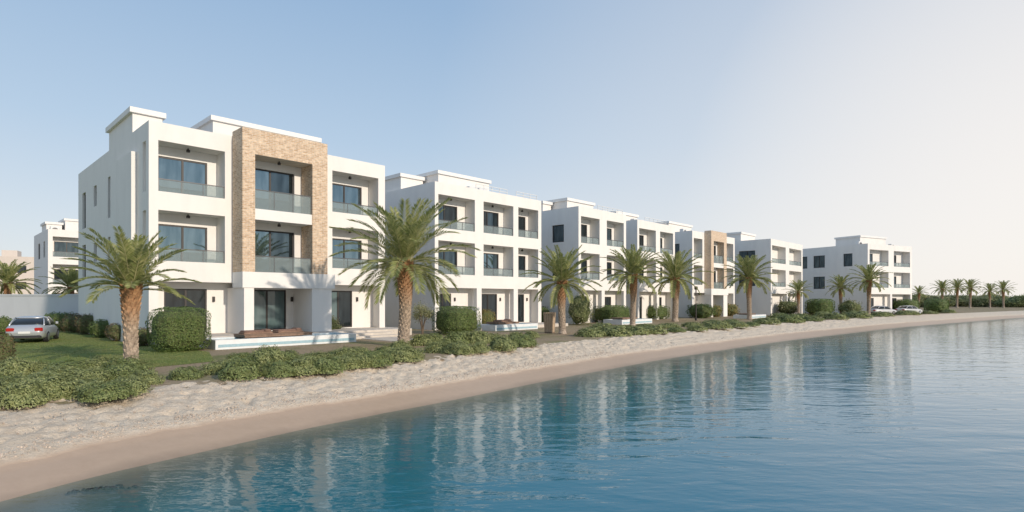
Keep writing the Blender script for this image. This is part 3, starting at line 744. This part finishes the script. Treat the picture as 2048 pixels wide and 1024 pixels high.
def palm_meshes(h, tr, L, nf, seed, nl=40, lw=.05, e_lo=-25, lk=.17):
    rg = random.Random(seed); mb = MB()
    ax, ay = rg.uniform(-.12,.12), rg.uniform(-.12,.12)
    def cen(z): k = z/h; return (ax*math.sin(k*2.6), ay*math.sin(k*2.2), z)
    nr = int(h/.1); path = []; rad = []
    for i in range(nr+1):
        z = h*i/nr; k = i/nr; r = tr*(1.22-.35*min(1, k/.12) if k < .12 else .87+.22*max(0, (k-.45)/.55))
        path.append(cen(z)); rad.append(r*(1+(.06 if i % 2 else -.05)))
    path.append((path[-1][0], path[-1][1], h+.25)); rad.append(tr*.5)
    mb.tube(path, rad, 14)
    z = h*.03; ang = 0; k = 0
    while z < h+.1:
        kz = min(1, z/h); c = cen(min(z, h)); r = tr*(.90+.2*max(0, (kz-.45)/.55)); s = (.05 if kz < .45 else .05+.13*(kz-.45)/.55)*tr/.27
        a = ang; ca, sa = math.cos(a), math.sin(a); wd = tr*.34; hh = .14+.10*kz
        bl = (c[0]+ca*r-sa*wd, c[1]+sa*r+ca*wd, z); br = (c[0]+ca*r+sa*wd, c[1]+sa*r-ca*wd, z)
        tl = (c[0]+ca*(r+s)-sa*wd*.5, c[1]+sa*(r+s)+ca*wd*.5, z+hh); t2 = (c[0]+ca*(r+s)+sa*wd*.5, c[1]+sa*(r+s)-ca*wd*.5, z+hh)
        il = (c[0]+ca*r*.8-sa*wd*.5, c[1]+sa*r*.8+ca*wd*.5, z+hh*.9); ir = (c[0]+ca*r*.8+sa*wd*.5, c[1]+sa*r*.8-ca*wd*.5, z+hh*.9)
        mb.quad(br, bl, tl, t2); mb.quad(t2, tl, il, ir); mb.tri(bl, il, tl); mb.tri(br, t2, ir)
        ang += 2.39996; z += .016*.27/tr*(1.1 if kz < .5 else .9)
    trunk = mb
    cr = MB(); top = Vector((path[-2][0], path[-2][1], h))
    for i in range(nf):
        q = (i+.5)/nf; e0 = R(86 - (86-e_lo)*q**1.3 + rg.uniform(-7, 7)); az = i*2.39996+rg.uniform(-.2,.2)
        Lf = L*(.84+.24*math.sin(math.pi*min(1, q*1.1)))*rg.uniform(.9, 1.08); bend = R(rg.uniform(24, 46)+22*q); tw = rg.uniform(-.25, .25)
        ns = 12; p = top + Vector((math.cos(az)*tr*.5, math.sin(az)*tr*.5, rg.uniform(0,.2))); pts = [p.copy()]; tg = []
        for s in range(ns):
            e = e0 - bend*((s+.5)/ns)**1.6; a2 = az + tw*(s/ns)
            d = Vector((math.cos(a2)*math.cos(e), math.sin(a2)*math.cos(e), math.sin(e))); tg.append(d); p = p + d*(Lf/ns); pts.append(p.copy())
        tg.append(tg[-1])
        cr.tube(pts[::2], [max(.004, .024*tr/.27*(1-.9*j/(ns/2))) for j in range(len(pts[::2]))], 3, 1)
        for j in range(nl):
            s = .10+.9*(j+.5)/nl; f_ = s*ns; k0 = min(ns-1, int(f_)); fr = f_-k0
            P = pts[k0].lerp(pts[k0+1], fr); T = tg[k0].lerp(tg[k0+1], fr).normalized()
            side = T.cross(Vector((0,0,1)))
            if side.length < .05: side = Vector((math.sin(az), -math.cos(az), 0))
            side.normalize(); up = side.cross(T)
            ll = L*lk*(.35+.65*math.sin(math.pi*min(1, .12+.8*s)))*rg.uniform(.8, 1.12)
            fw = .75 + .6*s
            for sg in (1, -1):
                dv = (T*fw + side*sg*rg.uniform(.85, 1.1) + up*rg.uniform(.15,.55)).normalized()
                tip = P + dv*ll + Vector((0,0,-.14*ll)); mid = P + dv*ll*.45
                wv = T.cross(dv).cross(dv).normalized()*lw*.5 + up*rg.uniform(-.01,.01)
                cr.quad(P, mid+wv, tip, mid-wv)
    return trunk, cr
def palm(x, y, label, group='date palms along the beach', rz=0, s=1.0, meshes=None):
    t = empty('palm_tree', (x, y, 0), rz); t.scale = (s, s, s); tag(t, label, 'palm tree', group)
    for nm, me in zip(('trunk', 'crown'), meshes):
        o = bpy.data.objects.new(nm, me); o.parent = t; col.objects.link(o)
    return t
def pm(*a, **k):
    tk, cr = palm_meshes(*a, **k)
    return (tk.mesh('trunk', M['trunk'], False), cr.mesh('crown', [M['frond'], M['rachis']]))
x, y = gp(263, 733); palm(x, y, 'small date palm on the lawn left of the nearest house front', meshes=pm(2.75, .23, 2.15, 38, 1, 60, .036, 2, .20))
x, y = gp(806, 693); palm(x, y, 'tall date palm with thick trunk between the first and second house', meshes=pm(4.15, .295, 3.6, 52, 2, 66, .047, -26, .19))
va = pm(3.6, .25, 2.85, 42, 3, 42, .068, -24); vb = pm(4.5, .25, 3.1, 44, 4, 42, .076, -22)
mids = [(1125,668,va,.98,'date palm beside the slatted wooden bin'), (1265,652,vb,1.0,'date palm in front of the third house, right of the hedge block'),
        (1350,643,va,1.28,'date palm in front of the fourth house, left of the lamp post'), (1499,639,vb,1.08,'date palm standing before the sixth house, right of the brick portal house')]
for i, (px, py, me, s, lab) in enumerate(mids):
    x, y = gp(px, py); palm(x, y, lab, rz=1.3*i, s=s, meshes=me)
vf = pm(4.9, .24, 2.9, 36, 5, 28, .115, -25)
for i, (px, Y, s, lab) in enumerate([(1597,88,.72,'small distant date palm in front of the sixth house'), (1682,91,.84,'distant date palm before the left wall of the rightmost house'), (1737,90,1.06,'tall distant date palm in front of the rightmost house')]):
    x, y = at(px, Y); palm(x, y, lab, rz=2.1*i, s=s, meshes=vf)
for i, (px, Y, s) in enumerate([(1838,165,.86),(1885,170,1.1),(1914,178,1.18),(1940,172,1.15),(1980,176,1.0),(2007,180,1.12)]):
    x, y = at(px, Y); palm(x, y, ['leftmost','second','third','fourth','fifth','rightmost'][i]+' of the six tiny palms right of the last house', 'tiny palms on the far shore', rz=1.7*i, s=s, meshes=vf)
for i, (px, Y, s, lab) in enumerate([(18,56,.85,'palm crown rising behind the boundary wall at the left edge'), (142,58,.78,'palm crown behind the boundary wall next to the nearest house')]):
    x, y = at(px, Y); palm(x, y, lab, 'palms behind the boundary wall', rz=i, s=s, meshes=vb)

far = [bush_mesh(9, 7, 4.2, 2.3, .35, .38, m_, 80+i, 1.3, fuzz=.12) for i, m_ in enumerate((M['leaf_loose'], M['leaf_loose'], M['leaf_cover']))]
rg = random.Random(22)
for i in range(26):
    px = 1825+i*11+rg.uniform(-4,4); Y = rg.uniform(185, 225)
    x, y = at(px, Y); put('far_shrub', far[i % 3], x, y, 'hazy shrub in the thicket on the far shore at the right', 'shrub', 'shrubs of the far shore thicket', rg.uniform(0,6), rg.uniform(.6, 1.05))

# ---------------------------------------------------------------- cars
def make_car(label, paint, loc, rz):
    t = empty('parked_car', (loc[0], loc[1], 0), rz); tag(t, label, 'car', 'parked cars')
    st = [(-2.29,.46,.72,.60),(-2.24,.32,.90,.78),(-2.05,.25,1.00,.86),(-1.5,.2,1.02,.90),(-.6,.2,.98,.91),(.7,.2,.96,.91),(1.3,.2,.92,.89),(1.9,.22,.82,.85),(2.2,.28,.70,.76),(2.3,.38,.58,.62)]
    mb = MB(); rings = []
    for y, zb, zt, hw in st:
        half = [(hw*.84, zb), (hw*.97, zb+.1), (hw, zb+(zt-zb)*.45), (hw*.98, zb+(zt-zb)*.72), (hw*.92, zt-.09), (hw*.84, zt-.03), (hw*.66, zt)]
        rings.append([(a, y, z) for a, z in half] + [(-a, y, z) for a, z in reversed(half)])
    mb.loft(rings); mb.build('body', paint, t, True)
    def fr(z, y0, y1, hw, c=.14): return [(hw-c,y0,z),(hw,y0+c,z),(hw,y1-c,z),(hw-c,y1,z),(-hw+c,y1,z),(-hw,y1-c,z),(-hw,y0+c,z),(-hw+c,y0,z)]
    g = MB(); g.loft([fr(.95,-1.75,1.1,.80), fr(1.2,-1.36,.70,.72), fr(1.40,-.95,.28,.61)]); g.build('window', M['carglass'], t, True)
    r = MB(); r.loft([fr(1.36,-1.05,.36,.64), fr(1.42,-.96,.28,.60), fr(1.46,-.78,.12,.48), fr(1.475,-.6,-.05,.30)])
    for sx in (1,-1):
        for a, b in (((.77,-1.72,.97),(.62,-.99,1.40)), ((.77,1.07,.97),(.62,.31,1.40)), ((.80,-.3,.97),(.64,-.35,1.40))):
            r.tube([(sx*a[0],a[1],a[2]),(sx*(a[0]+b[0])/2*1.02,(a[1]+b[1])/2*1.03,(a[2]+b[2])/2+.02),(sx*b[0],b[1],b[2])], .04, 6)
    r.build('roof', paint, t, True)
    for sx in (1,-1):
        for wy in (-1.38, 1.4):
            w = MB(); w.tube([(sx*.70,wy,.32),(sx*.72,wy,.32),(sx*.89,wy,.32),(sx*.915,wy,.32)], [.28,.32,.32,.28], 20)
            wh = w.build('wheel', M['tyre'], t); q = MB(); q.tube([(sx*.9,wy,.32),(sx*.925,wy,.32)], .21, 14); q.build('rim', M['rim'], wh)
        l = MB(); l.rbox(min(sx*.42,sx*.80), max(sx*.42,sx*.80), -2.30, -2.12, .68, .86, .04); l.build('tail_light', M['redlight'], t)
        m_ = MB(); m_.rbox(min(sx*.9,sx*1.04), max(sx*.9,sx*1.04), .55, .7, .98, 1.12, .03); m_.build('mirror', paint, t)
    b = MB(); b.rbox(-.74,.74,-2.32,-2.1,.30,.44,.05); b.build('bumper', M['blackplastic'], t)
    b = MB(); b.box(-.26,.26,-2.325,-2.26,.54,.66); b.build('number_plate', M['plate'], t)
    return t
x, y = at(68, 34.0); make_car('silver sedan parked on the lawn seen from behind at the left edge', M['silver'], (x, y), R(29))
x, y = at(1764, 94); make_car('pale car parked at the foot of the rightmost house', M['palecar'], (x, y), R(-75))
x, y = at(1818, 98); make_car('pale car parked further right beside the hedge past the last house', M['palecar'], (x, y), R(-70))

# ---------------------------------------------------------------- light, sky, camera
EL = R(21); sd = Vector((0.745, -0.667, 0)).normalized()
sdir = Vector((sd.x*math.cos(EL), sd.y*math.cos(EL), math.sin(EL)))
sun = bpy.data.lights.new('Sun', 'SUN'); sun.energy = 3.4; sun.angle = R(1.2); sun.color = (1.0, 0.87, 0.72)
so = bpy.data.objects.new('Sun', sun); so.rotation_euler = sdir.to_track_quat('Z', 'Y').to_euler(); col.objects.link(so)
wd = bpy.data.worlds.new('World'); scn.world = wd; wd.use_nodes = True
nt = wd.node_tree; bg = nt.nodes['Background']
sk = nt.nodes.new('ShaderNodeTexSky'); sk.sky_type = 'NISHITA'; sk.sun_disc = False
sk.sun_elevation = EL; sk.sun_rotation = math.atan2(sd.x, sd.y); sk.air_density = 1.0; sk.dust_density = 1.0; sk.ozone_density = 1.2
ST = 0.13
bg.inputs[1].default_value = ST
# summer haze over the clear sky: pale towards the horizon, palest towards the bright side of the bay
tc = N(nt, 'ShaderNodeTexCoord'); sx = N(nt, 'ShaderNodeSeparateXYZ'); nt.links.new(tc.outputs['Generated'], sx.inputs[0])
hz = ramp(nt, [(0.0, (0.80, 0.81, 0.82)), (0.10, (0.68, 0.75, 0.82)), (0.25, (0.49, 0.63, 0.79)), (0.45, (0.335, 0.495, 0.71)), (1.0, (0.26, 0.40, 0.63))])
nt.links.new(sx.outputs[2], hz.inputs[0])
dt_ = N(nt, 'ShaderNodeVectorMath', operation='DOT_PRODUCT'); nt.links.new(tc.outputs['Generated'], dt_.inputs[0])
dt_.inputs[1].default_value = Vector((0.74, 0.66, 0.06)).normalized()
gl = ramp(nt, [(0.55, (0,0,0)), (0.84, (0.30,)*3), (0.99, (0.95,)*3)]); nt.links.new(dt_.outputs['Value'], gl.inputs[0])
m1 = N(nt, 'ShaderNodeMix', data_type='RGBA'); nt.links.new(gl.outputs[0], m1.inputs[0]); nt.links.new(hz.outputs[0], m1.inputs[6]); m1.inputs[7].default_value = (1.0, 0.95, 0.905, 1)
sc_ = N(nt, 'ShaderNodeMix', data_type='RGBA', blend_type='MULTIPLY'); sc_.inputs[0].default_value = 1; sc_.clamp_result = False
nt.links.new(m1.outputs[2], sc_.inputs[6]); sc_.inputs[7].default_value = (1/ST, 1/ST, 1/ST, 1)
m2 = N(nt, 'ShaderNodeMix', data_type='RGBA'); m2.inputs[0].default_value = 0.9
nt.links.new(sk.outputs[0], m2.inputs[6]); nt.links.new(sc_.outputs[2], m2.inputs[7])
nt.links.new(m2.outputs[2], bg.inputs[0])

cam = bpy.data.cameras.new('Camera'); co = bpy.data.objects.new('Camera', cam); col.objects.link(co)
co.location = (0, 0, CAM); co.rotation_euler = (R(90), 0, 0)
cam.sensor_width = 36; cam.lens = F/2048*36; cam.shift_y = (HOR-512)/2048
cam.clip_end = 5000; cam.clip_start = .1
scn.camera = co
scn.view_settings.view_transform = 'Standard'; scn.view_settings.look = 'None'; scn.view_settings.exposure = 0
